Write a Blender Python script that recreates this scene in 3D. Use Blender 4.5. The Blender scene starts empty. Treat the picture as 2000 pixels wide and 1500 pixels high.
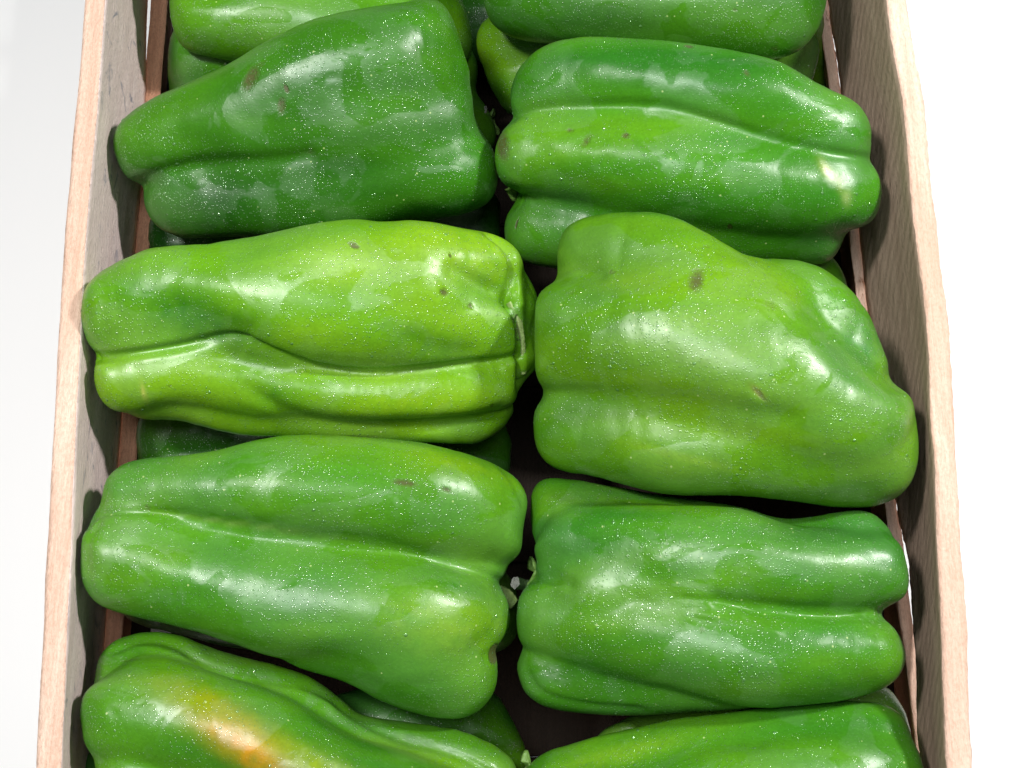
import bpy, math, random
import numpy as np
from mathutils import Vector
random.seed(7)
C = bpy.context.scene
COL = C.collection

# ------------------------------------------------------------------ camera
F = 2490.0                      # focal length for a 2000 px wide frame
TILT = math.radians(19.0)
DIST = 0.42
cam_d = bpy.data.cameras.new('camera'); cam = bpy.data.objects.new('camera', cam_d); COL.objects.link(cam)
cam_d.sensor_width = 36.0; cam_d.lens = 36.0 * F / 2000.0
cam_d.clip_start = 0.02; cam_d.clip_end = 20
CP = np.array([0.0, -DIST * math.sin(TILT), DIST * math.cos(TILT)])
cam.location = CP; cam.rotation_euler = (TILT, 0, 0)
C.camera = cam
RIGHT = np.array([1.0, 0, 0]); UP = np.array([0, math.cos(TILT), math.sin(TILT)])
FWD = np.array([0, math.sin(TILT), -math.cos(TILT)])

def at(px, py, z):
    """point of the photograph taken at height z in the place"""
    d = RIGHT * (px - 1000) / F + UP * (750 - py) / F + FWD
    return CP + d * ((z - CP[2]) / d[2])

# ------------------------------------------------------------------ light
C.view_settings.view_transform = 'Standard'; C.view_settings.look = 'None'
C.view_settings.exposure = 0.10; C.view_settings.gamma = 1.0
w = bpy.data.worlds.new('World'); C.world = w; w.use_nodes = True
bg = w.node_tree.nodes['Background']
bg.inputs[0].default_value = (0.80, 0.92, 1.0, 1); bg.inputs[1].default_value = 0.07

def area(name, loc, target, size, size_y, power, colour, shape='RECTANGLE', roll=0.0):
    l = bpy.data.lights.new(name, 'AREA'); l.shape = shape; l.size = size
    if shape in ('RECTANGLE', 'ELLIPSE'): l.size_y = size_y
    l.energy = power; l.color = colour
    o = bpy.data.objects.new(name, l); COL.objects.link(o); o.location = loc
    q = (Vector(target) - Vector(loc)).to_track_quat('-Z', 'Y')
    o.rotation_euler = q.to_euler()
    return o
area('lamp_overhead', (-0.29, 0.03, 0.74), (0, 0, 0), 0.10, 0.10, 4.6, (1.0, 0.985, 0.96), 'DISK')
area('lamp_at_right', (0.52, 0.22, 0.56), (0, 0, 0), 0.08, 0.08, 6.0, (1.0, 0.99, 0.97), 'DISK')
area('ceiling_tube', (-0.05, -0.12, 1.05), (0, 0, 0), 0.42, 0.20, 4.2, (0.92, 0.98, 1.0))

# ------------------------------------------------------------------ materials
class NT:
    def __init__(s, name):
        s.m = bpy.data.materials.new(name); s.m.use_nodes = True
        s.t = s.m.node_tree; s.b = s.t.nodes['Principled BSDF']
    def n(s, typ, **kw):
        o = s.t.nodes.new(typ)
        for k, v in kw.items():
            if k.startswith('i_'): o.inputs[k[2:].replace('_', ' ')].default_value = v
            else: setattr(o, k, v)
        return o
    def l(s, a, b): s.t.links.new(a, b)
    def ramp(s, fac, stops):
        r = s.n('ShaderNodeValToRGB'); e = r.color_ramp.elements
        while len(e) < len(stops): e.new(0.5)
        for i, (p, c) in enumerate(stops):
            e[i].position = p; e[i].color = c if len(c) == 4 else (*c, 1)
        s.l(fac, r.inputs[0]); return r.outputs[0]
    def math(s, op, a, b=None, clamp=False):
        o = s.n('ShaderNodeMath', operation=op, use_clamp=clamp)
        for i, v in enumerate((a, b)):
            if v is None: continue
            if hasattr(v, 'links'): s.l(v, o.inputs[i])
            else: o.inputs[i].default_value = v
        return o.outputs[0]
    def mix(s, fac, a, b, blend='MIX'):
        o = s.n('ShaderNodeMix', data_type='RGBA', blend_type=blend)
        for i, v in ((0, fac), (6, a), (7, b)):
            if hasattr(v, 'links'): s.l(v, o.inputs[i])
            elif i == 0: o.inputs[0].default_value = v
            else: o.inputs[i].default_value = v if len(v) == 4 else (*v, 1)
        return o.outputs[2]
    def noise(s, scale, vec=None, detail=3, rough=0.55, dist=0.0):
        o = s.n('ShaderNodeTexNoise'); o.inputs['Scale'].default_value = scale
        o.inputs['Detail'].default_value = detail; o.inputs['Roughness'].default_value = rough
        o.inputs['Distortion'].default_value = dist
        if vec is not None: s.l(vec, o.inputs['Vector'])
        return o.outputs[0]
    def mapping(s, vec, scale, rot=(0, 0, 0)):
        o = s.n('ShaderNodeMapping'); o.inputs['Scale'].default_value = scale
        o.inputs['Rotation'].default_value = rot; s.l(vec, o.inputs[0]); return o.outputs[0]

def pepper_material():
    N = NT('pepper_skin'); b = N.b
    co = N.n('ShaderNodeTexCoord').outputs['Object']
    oi = N.n('ShaderNodeObjectInfo').outputs['Random']
    add = N.n('ShaderNodeVectorMath', operation='ADD'); N.l(co, add.inputs[0]); N.l(oi, add.inputs[1])
    v = add.outputs[0]
    tint = N.n('ShaderNodeAttribute', attribute_name='tint').outputs['Color']
    scar = N.n('ShaderNodeAttribute', attribute_name='scar').outputs['Fac']
    # fine mottling of the skin
    n1 = N.noise(950, v, 4, 0.75)
    n2 = N.noise(130, N.mapping(v, (0.22, 1, 1)), 5, 0.6)
    mott = N.math('MULTIPLY_ADD', n1, 0.60); mott.node.inputs[2].default_value = 0.70
    m2 = N.math('MULTIPLY_ADD', n2, 0.50); m2.node.inputs[2].default_value = 0.75
    mm = N.math('MULTIPLY', mott, m2)
    hv = N.n('ShaderNodeVectorMath', operation='SCALE'); N.l(tint, hv.inputs[0]); N.l(mm, hv.inputs['Scale'])
    col = hv.outputs[0]
    # dry waxy bloom, broken up where fingers wiped it
    vs = N.mapping(v, (0.75, 1.1, 1.0))
    bl = N.noise(46, vs, 4, 0.52, 0.7)
    bloom = N.ramp(bl, [(0.48, (0, 0, 0)), (0.51, (1, 1, 1))])
    col = N.mix(N.math('MULTIPLY', bloom, 0.02), col, (0.40, 0.62, 0.42))
    # scars
    ns = N.noise(900, v, 3, 0.7)
    sn = N.math('MULTIPLY_ADD', ns, 1.5); sn.node.inputs[2].default_value = 0.15
    sc = N.math('MULTIPLY', N.math('SUBTRACT', N.math('MULTIPLY', scar, sn), 0.20), 2.4, True)
    col = N.mix(N.math('MULTIPLY', sc, 0.85), col, (0.075, 0.070, 0.022))
    # pale flecks
    vf = N.n('ShaderNodeTexVoronoi', feature='F1'); vf.inputs['Scale'].default_value = 430; N.l(v, vf.inputs['Vector'])
    sep = N.n('ShaderNodeSeparateColor'); N.l(vf.outputs['Color'], sep.inputs[0])
    rare = N.math('GREATER_THAN', sep.outputs[0], 0.93)
    fl = N.math('MULTIPLY', N.math('LESS_THAN', vf.outputs['Distance'], 0.14), rare)
    col = N.mix(N.math('MULTIPLY', fl, 0.55), col, (0.50, 0.62, 0.25))
    # fine condensation: beads on the skin
    wet = N.noise(26, v, 3, 0.55, 0.3)
    wetm = N.ramp(wet, [(0.38, (0.12, 0.12, 0.12)), (0.62, (1, 1, 1))])
    h = None; bead = None
    for scale, rad, keep, amp in ((1250, 0.34, 0.45, 0.00012), (700, 0.24, 0.72, 0.00018)):
        vo = N.n('ShaderNodeTexVoronoi', feature='F1'); vo.inputs['Scale'].default_value = scale; N.l(v, vo.inputs['Vector'])
        s2 = N.n('ShaderNodeSeparateColor'); N.l(vo.outputs['Color'], s2.inputs[0])
        on = N.math('GREATER_THAN', s2.outputs[1], keep)
        q = N.math('DIVIDE', vo.outputs['Distance'], rad)
        q = N.math('SUBTRACT', 1.0, N.math('MULTIPLY', q, q), True)
        q = N.math('MULTIPLY', N.math('SQRT', q), on)
        bead = q if bead is None else N.math('MAXIMUM', bead, q)
        q = N.math('MULTIPLY', q, amp)
        h = q if h is None else N.math('ADD', h, q)
    h = N.math('MULTIPLY', h, wetm); bead = N.math('MULTIPLY', bead, wetm)
    col = N.mix(N.math('MULTIPLY', bead, 0.10), col, (0.55, 0.85, 0.55)); N.l(col, b.inputs['Base Color'])  # pale bead tint stands in for sparkle under any light
    h = N.math('SUBTRACT', h, N.math('MULTIPLY', sc, 0.00030))
    # orange-peel and shallow waviness
    h = N.math('ADD', h, N.math('MULTIPLY', N.noise(700, v, 3, 0.6), 0.00005))
    h = N.math('ADD', h, N.math('MULTIPLY', N.noise(110, v, 3, 0.55), 0.00016))
    bp = N.n('ShaderNodeBump'); bp.inputs['Strength'].default_value = 1.0; bp.inputs['Distance'].default_value = 1.0
    N.l(h, bp.inputs['Height']); N.l(bp.outputs[0], b.inputs['Normal']); N.l(bp.outputs[0], b.inputs['Coat Normal'])
    r = N.math('MULTIPLY_ADD', bloom, 0.04); r.node.inputs[2].default_value = 0.345
    r = N.math('ADD', r, N.math('MULTIPLY', sc, 0.3))
    N.l(r, b.inputs['Roughness'])
    sp = N.math('MULTIPLY_ADD', bloom, 0.52); sp.node.inputs[2].default_value = 0.20
    N.l(sp, b.inputs['Specular IOR Level'])
    cw = N.math('MULTIPLY_ADD', bead, 1.6, False); cw.node.inputs[2].default_value = 0.0; cw.node.use_clamp = True
    N.l(cw, b.inputs['Coat Weight']); b.inputs['Coat Roughness'].default_value = 0.13; b.inputs['Coat IOR'].default_value = 1.9
    b.inputs['Subsurface Weight'].default_value = 0.0
    return N.m
M_SKIN = pepper_material()

def simple(name, colour, rough=0.5, bump=0.0, scale=300, var=0.3, col2=None):
    N = NT(name); co = N.n('ShaderNodeTexCoord').outputs['Object']
    n = N.noise(scale, co, 4, 0.6)
    c2 = col2 or tuple(c * (1 - var) for c in colour)
    N.l(N.mix(n, colour, c2), N.b.inputs['Base Color']); N.b.inputs['Roughness'].default_value = rough
    if bump:
        bp = N.n('ShaderNodeBump'); bp.inputs['Strength'].default_value = 1.0; bp.inputs['Distance'].default_value = bump
        N.l(N.noise(scale * 1.7, co, 4, 0.6), bp.inputs['Height']); N.l(bp.outputs[0], N.b.inputs['Normal'])
    return N.m
M_CALYX = simple('calyx_green', (0.16, 0.30, 0.06), 0.45, 0.0008, 260, 0.4)
M_STEM = simple('stem_green', (0.30, 0.42, 0.13), 0.5, 0.0008, 300, 0.4)
M_CUT = simple('cut_stem_end', (0.36, 0.37, 0.33), 0.8, 0.0015, 700, 0.8, (0.10, 0.09, 0.09))
N = NT('water'); out = N.t.nodes['Material Output']
tr = N.n('ShaderNodeBsdfTransparent'); tr.inputs[0].default_value = (0.97, 0.99, 0.97, 1)
gl = N.n('ShaderNodeBsdfGlossy'); gl.inputs['Roughness'].default_value = 0.12; gl.inputs['Color'].default_value = (0.72, 1, 0.68, 1)
fr_ = N.n('ShaderNodeFresnel'); fr_.inputs[0].default_value = 1.33; mx = N.n('ShaderNodeMixShader')
N.l(N.math('MULTIPLY_ADD', fr_.outputs[0], 1.0, True), mx.inputs[0]); N.l(tr.outputs[0], mx.inputs[1]); N.l(gl.outputs[0], mx.inputs[2])
mx.inputs[0].links[0].from_node.inputs[2].default_value = 0.15
df = N.n('ShaderNodeBsdfDiffuse'); df.inputs[0].default_value = (0.42, 0.85, 0.35, 1); m2 = N.n('ShaderNodeMixShader'); m2.inputs[0].default_value = 0.10
N.l(mx.outputs[0], m2.inputs[1]); N.l(df.outputs[0], m2.inputs[2]); N.l(m2.outputs[0], out.inputs[0]); M_WATER = N.m

def wood(name, a, b_, dark, grain_scale=60, saw=False, stain=None, bump=0.0006):
    N = NT(name); co = N.n('ShaderNodeTexCoord').outputs['Object']
    g = N.mapping(co, (6.0, 0.22, 5.0))
    n = N.noise(grain_scale, g, 6, 0.62, 0.6)
    f = N.noise(grain_scale * 7, g, 4, 0.7)
    big = N.noise(14, N.mapping(co, (1, 0.5, 1)), 3, 0.5)
    col = N.mix(N.ramp(n, [(0.35, (0, 0, 0)), (0.68, (1, 1, 1))]), a, b_)
    col = N.mix(N.math('MULTIPLY', N.ramp(f, [(0.50, (0, 0, 0)), (0.75, (1, 1, 1))]), 0.55), col, dark)
    col = N.mix(N.math('MULTIPLY', N.ramp(big, [(0.45, (0, 0, 0)), (0.7, (1, 1, 1))]), 0.35), col, dark)
    h = N.math('MULTIPLY', N.noise(grain_scale * 5, N.mapping(co, (3, 0.8, 3)), 5, 0.7), 1.0)
    if saw:                         # diagonal saw marks across the face
        wv = N.n('ShaderNodeTexWave', wave_type='BANDS', bands_direction='Y'); wv.inputs['Scale'].default_value = 55
        wv.inputs['Distortion'].default_value = 2.5; wv.inputs['Detail'].default_value = 3; wv.inputs['Detail Scale'].default_value = 2
        N.l(N.mapping(co, (1, 1, 1), (math.radians(38), 0, 0)), wv.inputs['Vector'])
        col = N.mix(N.math('MULTIPLY', wv.outputs[1], 0.10), col, dark)
        h = N.math('ADD', h, N.math('MULTIPLY', wv.outputs[1], 0.35))
    fz = N.noise(1500, N.mapping(co, (1, 0.45, 1)), 3, 0.7)
    col = N.mix(N.math('MULTIPLY', N.ramp(fz, [(0.45, (0, 0, 0)), (0.62, (1, 1, 1))]), 0.35), col, dark)
    h = N.math('ADD', h, N.math('MULTIPLY', fz, 0.5))
    if stain:
        st = N.noise(70, N.mapping(co, (1.0, 0.9, 1.4), (0.5, 0, 0)), 4, 0.65, 1.2)
        col = N.mix(N.math('MULTIPLY', N.ramp(st, [(0.60, (0, 0, 0)), (0.72, (1, 1, 1))]), 0.7), col, stain)
    N.l(col, N.b.inputs['Base Color']); N.b.inputs['Roughness'].default_value = 0.8
    N.b.inputs['Specular IOR Level'].default_value = 0.25
    bp = N.n('ShaderNodeBump'); bp.inputs['Strength'].default_value = 1.0; bp.inputs['Distance'].default_value = bump
    N.l(h, bp.inputs['Height']); N.l(bp.outputs[0], N.b.inputs['Normal'])
    return N.m
M_PINK = wood('fresh_sawn_wood', (0.84, 0.62, 0.50), (0.70, 0.45, 0.34), (0.46, 0.28, 0.19))
M_RUST = wood('reddish_wood', (0.66, 0.35, 0.22), (0.54, 0.26, 0.16), (0.30, 0.14, 0.09))
M_GREY = wood('weathered_grey_wood', (0.90, 0.73, 0.69), (0.80, 0.62, 0.58), (0.52, 0.42, 0.41), 60, False, (0.17, 0.19, 0.26), 0.0007)
M_BROWN = wood('brown_sawn_wood', (0.50, 0.37, 0.28), (0.40, 0.285, 0.21), (0.24, 0.165, 0.12), 60, True, None, 0.0009)
M_TABLE = simple('white_laminate', (0.93, 0.93, 0.93), 0.5, 0.0, 8, 0.02)
M_SHADED = wood('shade_toned_wood', (0.045, 0.032, 0.024), (0.035, 0.025, 0.018), (0.02, 0.014, 0.01))  # shade inside the crate is put into this near-black wood colour

# ------------------------------------------------------------------ helpers
def link(name, mesh, mats, parent=None, loc=None):
    o = bpy.data.objects.new(name, mesh); COL.objects.link(o)
    for m in (mats if isinstance(mats, (list, tuple)) else [mats]): mesh.materials.append(m)
    if parent: o.parent = parent
    if loc is not None: o.location = loc
    return o
def np_mesh(name, V, Q, smooth=True, tris=None):
    me = bpy.data.meshes.new(name)
    V = np.asarray(V, dtype=np.float32); Q = np.asarray(Q, dtype=np.int32).reshape(-1, 4)
    T = np.zeros((0, 3), np.int32) if tris is None else np.asarray(tris, dtype=np.int32).reshape(-1, 3)
    me.vertices.add(len(V)); me.vertices.foreach_set('co', V.ravel())
    me.loops.add(Q.size + T.size); me.loops.foreach_set('vertex_index', np.concatenate([Q.ravel(), T.ravel()]))
    me.polygons.add(len(Q) + len(T))
    st = np.concatenate([np.arange(len(Q)) * 4, Q.size + np.arange(len(T)) * 3])
    me.polygons.foreach_set('loop_start', st.astype(np.int32))
    me.polygons.foreach_set('use_smooth', np.full(len(Q) + len(T), smooth))
    me.update(calc_edges=True); me.validate()
    return me
def catmull(P, n, closed=False):
    P = np.asarray(P, float); m = len(P)
    if closed: idx = [P[(i) % m] for i in range(-1, m + 2)]; segs = m
    else:
        idx = [2 * P[0] - P[1]] + list(P) + [2 * P[-1] - P[-2]]; segs = m - 1
    idx = np.array(idx); out = []
    for u in np.linspace(0, segs, n, endpoint=not closed):
        i = min(int(u), segs - 1); t = u - i
        a, b, c, d = idx[i:i + 4]
        out.append(0.5 * ((2 * b) + (c - a) * t + (2 * a - 5 * b + 4 * c - d) * t * t + (3 * b - a - 3 * c + d) * t ** 3))
    return np.array(out)
def noise3(P, scale, seed, n=24):
    """cheap smooth noise: a sum of random waves, about -1..1"""
    r = np.random.RandomState(seed); out = np.zeros(len(P))
    for _ in range(n):
        k = r.normal(size=3); k /= np.linalg.norm(k); k *= r.uniform(0.5, 1.3) * 2 * math.pi / scale
        out += np.sin(P @ k + r.uniform(0, 6.28))
    return out / math.sqrt(n / 2.0) * 0.6
def poly_dist(XY, line):
    line = np.asarray(line, float); best = np.full(len(XY), 1e9); side = np.zeros(len(XY)); par = np.zeros(len(XY)); L = 0
    tot = np.linalg.norm(np.diff(line, axis=0), axis=1).sum()
    for a, b in zip(line[:-1], line[1:]):
        ab = b - a; ll = np.linalg.norm(ab)
        t = np.clip(((XY - a) @ ab) / (ll * ll), 0, 1)
        dv = XY - a - t[:, None] * ab; d = np.hypot(dv[:, 0], dv[:, 1])
        m = d < best; best[m] = d[m]; par[m] = ((L + t * ll) / tot)[m]
        L += ll
    return best, par

# ------------------------------------------------------------------ the pepper
def pepper_surface(axis, lobes, outline, k=9.0, fine=2, nphi=112, ncap=20, nside=56, back=1.0, core=0.55, grooves=(), dents=(), seed=0, rough=1.0, wrinkles=()):
    """Lobes are chains of spheres blended together; the skin is found along rays from the axis, then drawn to the outline.
    All in units of the photograph's pixels, x right, y down, z towards the viewer."""
    A = np.array([*axis[0], 0.0]); B = np.array([*axis[1], 0.0]); ax = B - A; Lx = np.linalg.norm(ax); ax /= Lx
    perp = np.array([-ax[1], ax[0], 0.0]); zz = np.array([0, 0, 1.0])
    chains = []
    for lb in lobes:
        p = catmull(lb, 6 * len(lb), False).astype(np.float32); chains.append(p)
        q = p.copy(); q[:, 2] = -q[:, 2] * back - 25; chains.append(q)
    ol = catmull(outline, 260, True)
    dmean = np.mean([poly_dist(ol, [A[:2], B[:2]])[0]])
    chains.append(np.array([[*A, dmean * core], [*((A + B) / 2), dmean * core * 1.1], [*B, dmean * core]], dtype=np.float32))
    def sdf(P):
        acc = None
        for ch in chains:
            d = None
            for a, b in zip(ch[:-1], ch[1:]):
                ba = b[:3] - a[:3]; pa = P - a[:3]
                t = np.clip(pa @ ba / max(float(ba @ ba), 1e-6), 0, 1)
                e = pa - t[:, None] * ba
                s = np.sqrt(np.einsum('ij,ij->i', e, e)) - (a[3] + t * (b[3] - a[3]))
                d = s if d is None else np.minimum(d, s)
            acc = np.exp(-np.clip(d, -200, 400) / k) if acc is None else acc + np.exp(-np.clip(d, -200, 400) / k)
        return -k * np.log(acc + 1e-30)
    def dirs(nc, ns, nf):
        O = []; D = []; ph = np.arange(nf) * 2 * math.pi / nf
        ring = np.cos(ph)[:, None] * perp + np.sin(ph)[:, None] * zz
        for th in (np.arange(nc) + 0.0) / nc * math.pi / 2:
            O.append(np.tile(A, (nf, 1))); D.append(-math.cos(th) * ax + math.sin(th) * ring)
        for s in np.linspace(0, 1, ns):
            O.append(np.tile(A + s * Lx * ax, (nf, 1))); D.append(ring)
        for th in (np.arange(nc) + 1.0) / nc * math.pi / 2:
            O.append(np.tile(B, (nf, 1))); D.append(math.sin(th) * ax + math.cos(th) * ring)
        return np.array(O), np.array(D)
    O, D = dirs(ncap, nside, nphi); sh = O.shape[:2]
    Of = O.reshape(-1, 3).astype(np.float32); Df = D.reshape(-1, 3).astype(np.float32)
    r = np.full(len(Of), 420.0, np.float32)
    for i in range(22):
        d = sdf(Of + Df * r[:, None]); r = np.maximum(r - d * 0.95, 5.0)
    R = r.reshape(sh)
    for _ in range(3):                                 # even out the joints of the sphere chains
        Rb = R.copy(); Rb[2:-2] = (R[:-4] + 4 * R[1:-3] + 6 * R[2:-2] + 4 * R[3:-1] + R[4:]) / 16
        wr = np.clip(np.minimum(np.arange(sh[0]) - ncap * 0.7, sh[0] - 1 - ncap * 0.7 - np.arange(sh[0])) / 5.0, 0, 1)[:, None]
        R = R * (1 - wr) + Rb * wr
    if fine > 1:
        def up(Rm, f, wrap):
            n = Rm.shape[0]
            m = n * f if wrap else (n - 1) * f + 1
            u = np.arange(m) / f; i = np.floor(u).astype(int); t = (u - i)[:, None]
            g = (lambda j: Rm[j % n]) if wrap else (lambda j: Rm[np.clip(j, 0, n - 1)])
            a, b, c, d = g(i - 1), g(i), g(i + 1), g(i + 2)
            return 0.5 * (2 * b + (c - a) * t + (2 * a - 5 * b + 4 * c - d) * t * t + (3 * b - a - 3 * c + d) * t ** 3)
        R = up(R, fine, False); R = up(R.T, fine, True).T
        O2 = []; 
        # matching directions on the fine grid
        nf = nphi * fine; ph = np.arange(nf) * 2 * math.pi / nf
        ring = np.cos(ph)[:, None] * perp + np.sin(ph)[:, None] * zz
        rows = []
        tot = sh[0]
        for j in range((tot - 1) * fine + 1):
            u = j / fine
            if u < ncap: th = u / ncap * math.pi / 2; rows.append((A, -math.cos(th) * ax + math.sin(th) * ring))
            elif u <= ncap + nside - 1: rows.append((A + (u - ncap) / (nside - 1) * Lx * ax, ring))
            else:
                th = (u - (ncap + nside - 1)) / ncap * math.pi / 2; rows.append((B, math.sin(th) * ax + math.cos(th) * ring))
        O = np.array([np.tile(a, (nf, 1)) for a, _ in rows]); D = np.array([d for _, d in rows])
    P = O + D * R[..., None]
    nr, nf = P.shape[:2]
    P[0] = P[0].mean(0); P[-1] = P[-1].mean(0)
    V = P.reshape(-1, 3)
    # draw the silhouette to the outline
    def ringco(XY):
        rel = XY - A[:2]; t = rel @ ax[:2]; off = rel @ perp[:2]
        tc = np.clip(t, 0, Lx); ex = t - tc
        return tc, ex, off
    tv, ev, ov = ringco(V[:, :2]); tt, et, ot = ringco(ol)
    rv = np.hypot(ev, ov); av = np.arctan2(ov, ev)
    src = np.zeros_like(ol)
    for i in range(len(ol)):
        if abs(et[i]) < 1e-6:
            m = (np.abs(tv - tt[i]) < 7) & (np.abs(ev) < 1e-3 + 1e-9 + 0) & (ov * ot[i] > 0)
            if not m.any(): m = (np.abs(tv - tt[i]) < 16) & (ov * ot[i] > 0)
            ro = np.abs(ov[m]).max() if m.any() else abs(ot[i])
            src[i] = A[:2] + ax[:2] * tt[i] + perp[:2] * ro * np.sign(ot[i])
        else:
            an = math.atan2(ot[i], et[i]); dd = np.abs((av - an + math.pi) % (2 * math.pi) - math.pi)
            m = (dd < 0.05) & (ev * et[i] > 0)
            ro = rv[m].max() if m.any() else math.hypot(et[i], ot[i])
            q = A[:2] + ax[:2] * tt[i]
            src[i] = q + (ax[:2] * math.cos(an) + perp[:2] * math.sin(an)) * ro
    disp = ol - src
    kw_ = np.array([1, 3, 5, 6, 5, 3, 1.0]); kw_ /= kw_.sum()
    disp = sum(np.roll(disp, j_ - 3, 0) * kw_[j_] for j_ in range(7))
    xy = V[:, :2].copy(); num = np.zeros_like(xy); den = np.zeros(len(xy))
    for i in range(len(ol)):
        d2 = ((xy - src[i]) ** 2).sum(1) + 18.0 ** 2
        wgt = 1.0 / (d2 * d2); num += wgt[:, None] * disp[i]; den += wgt
    V[:, :2] += num / den[:, None]
    P = V.reshape(nr, nf, 3)
    def normals():
        du = np.gradient(P, axis=0); dv = (np.roll(P, -1, 1) - np.roll(P, 1, 1))
        n = np.cross(du, dv); n /= np.linalg.norm(n, axis=2, keepdims=True) + 1e-9
        cen = P.mean((0, 1)); s = np.sign(((P - O) * n).sum(2).mean()); n = n * s
        n[0] = -ax; n[-1] = ax
        return n.reshape(-1, 3)
    V = P.reshape(-1, 3)
    n = normals()
    h = rough * (2.0 * noise3(V * [0.45, 1, 1], 130, seed + 1) + 0.5 * noise3(V, 45, seed + 2))
    facing = np.clip((n[:, 2] + 0.05) / 0.3, 0, 1)
    for g in grooves:                                  # (points, width, depth)
        line = catmull(g[0], 6 * len(g[0])); d, par = poly_dist(V[:, :2], line)
        fade = np.clip(np.minimum(par / 0.12, (1 - par) / 0.12) + (0.35 if len(g) < 4 else g[3]), 0, 1)
        h -= g[2] * np.exp(-(d / g[1]) ** 2) * facing * fade
    for (x, y, rx, ry, ang, dep) in dents:
        c, s = math.cos(math.radians(ang)), math.sin(math.radians(ang))
        dx = V[:, 0] - x; dy = V[:, 1] - y
        u = (dx * c + dy * s) / rx; v_ = (-dx * s + dy * c) / ry
        h -= dep * np.exp(-(u * u + v_ * v_)) * facing
    for (line, period, width, amp) in wrinkles:        # small puckers across a crease
        line = catmull(line, 30); d, par = poly_dist(V[:, :2], line)
        L = np.linalg.norm(np.diff(line, axis=0), axis=1).sum()
        ph = par * L / period + 1.3 * np.sin(par * 17) + 0.8 * np.sin(par * 41)
        h += amp * np.sin(2 * math.pi * ph) * np.exp(-(d / width) ** 2) * facing * np.clip(np.minimum(par, 1 - par) / 0.1, 0, 1)
    pole = np.ones(nr); pole[0] = pole[-1] = 0
    V += n * (h.reshape(nr, nf) * pole[:, None]).ravel()[:, None]
    P = V.reshape(nr, nf, 3); n = normals()
    idx = np.arange(nr * nf).reshape(nr, nf)
    a = idx[1:-2]; b_ = idx[2:-1]
    Q = np.stack([a, np.roll(a, -1, 1), np.roll(b_, -1, 1), b_], -1).reshape(-1, 4)
    p0, p1 = 0, (nr - 1) * nf
    r1 = idx[1]; r2 = idx[-2]
    T = np.concatenate([np.stack([np.full(nf, p0), np.roll(r1, -1), r1], -1), np.stack([np.full(nf, p1), r2, np.roll(r2, -1)], -1)])
    # compact away the unused duplicates at the poles
    used = np.zeros(nr * nf, bool); used[nf:-nf] = True; used[p0] = True; used[p1] = True
    remap = np.cumsum(used) - 1
    q0 = Q[len(Q) // 2]; nn = np.cross(V[q0[1]] - V[q0[0]], V[q0[3]] - V[q0[0]])
    if nn @ n[q0[0]] < 0: Q = Q[:, ::-1]; T = T[:, ::-1]
    return V[used], n[used], remap[Q], remap[T]

DARK = (0.022, 0.165, 0.020); MID = (0.062, 0.285, 0.016); LITE = (0.150, 0.415, 0.018); YEL = (0.27, 0.53, 0.028)
UNIT = {}
def place_frame(cx, cy, z0):
    Cw = at(cx, cy, z0); ez = CP - Cw; depth = (Cw - CP) @ FWD; ez /= np.linalg.norm(ez)
    ex = RIGHT - ez * (RIGHT @ ez); ex /= np.linalg.norm(ex); ey = np.cross(ez, ex)
    return Cw, ex, ey, ez, depth / F

def plane_xy(fr, V):
    """photo pixels -> coordinates on the pepper's own plane, in units of s"""
    Cw, ex, ey, ez, s, cx, cy = fr
    d = (V[:, :1] - 1000) / F * RIGHT + (750 - V[:, 1:2]) / F * UP + FWD
    t = ((Cw - CP) @ ez) / (d @ ez)
    Q = d * t[:, None] - (Cw - CP)
    return np.stack([Q @ ex / s, -(Q @ ey) / s, V[:, 2]], 1)
def droplets(name, V, n, ex, ey, ez, s, root, count, seed):
    r = np.random.RandomState(seed)
    ok = np.where(n[:, 2] > 0.12)[0]
    dens = noise3(V[ok], 150, seed + 5) + 0.5 * noise3(V[ok], 50, seed + 6)
    pr = np.clip(dens * 1.2 + 0.25, 0.02, 1.5); pr /= pr.sum()
    pick = r.choice(ok, count, p=pr, replace=False)
    nr_, ns_ = 2, 6
    base = [(0, 0, 1)]
    for i in range(1, nr_ + 1):
        a = i / nr_ * math.pi / 2 * 1.02
        for j in range(ns_):
            b = j / ns_ * 2 * math.pi; base.append((math.sin(a) * math.cos(b), math.sin(a) * math.sin(b), math.cos(a)))
    base = np.array(base); T = []; Q = []
    for j in range(ns_):
        T.append((0, 1 + j, 1 + (j + 1) % ns_))
        for i in range(nr_ - 1):
            a = 1 + i * ns_ + j; b = 1 + i * ns_ + (j + 1) % ns_; Q.append((a, a + ns_, b + ns_, b))
    T = np.array(T); Q = np.array(Q); VV = []; TT = []; QQ = []
    for c, i in enumerate(pick):
        nn = n[i]; t = np.cross(nn, [0.3, 0.9, 0.1]); t /= np.linalg.norm(t); u = np.cross(nn, t)
        rad = 0.75 + 1.1 * r.rand() ** 3 + (2.2 if r.rand() < 0.012 else 0); hh = rad * r.uniform(0.3, 0.55)
        st = r.uniform(0.85, 1.2)
        pts = V[i] + rad * st * base[:, :1] * t + rad / st * base[:, 1:2] * u + (hh * base[:, 2:] - 0.12 * hh) * nn
        VV.append(pts); TT.append(T + c * len(base)); QQ.append(Q + c * len(base))
    VV = np.concatenate(VV)
    W = VV[:, :1] * s * ex - VV[:, 1:2] * s * ey + VV[:, 2:] * s * ez
    me = np_mesh('water_beads', W, np.concatenate(QQ)[:, ::-1], True, np.concatenate(TT)[:, ::-1])
    o = link('water_beads', me, M_WATER, root); o['kind'] = 'stuff'
    return o

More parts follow.
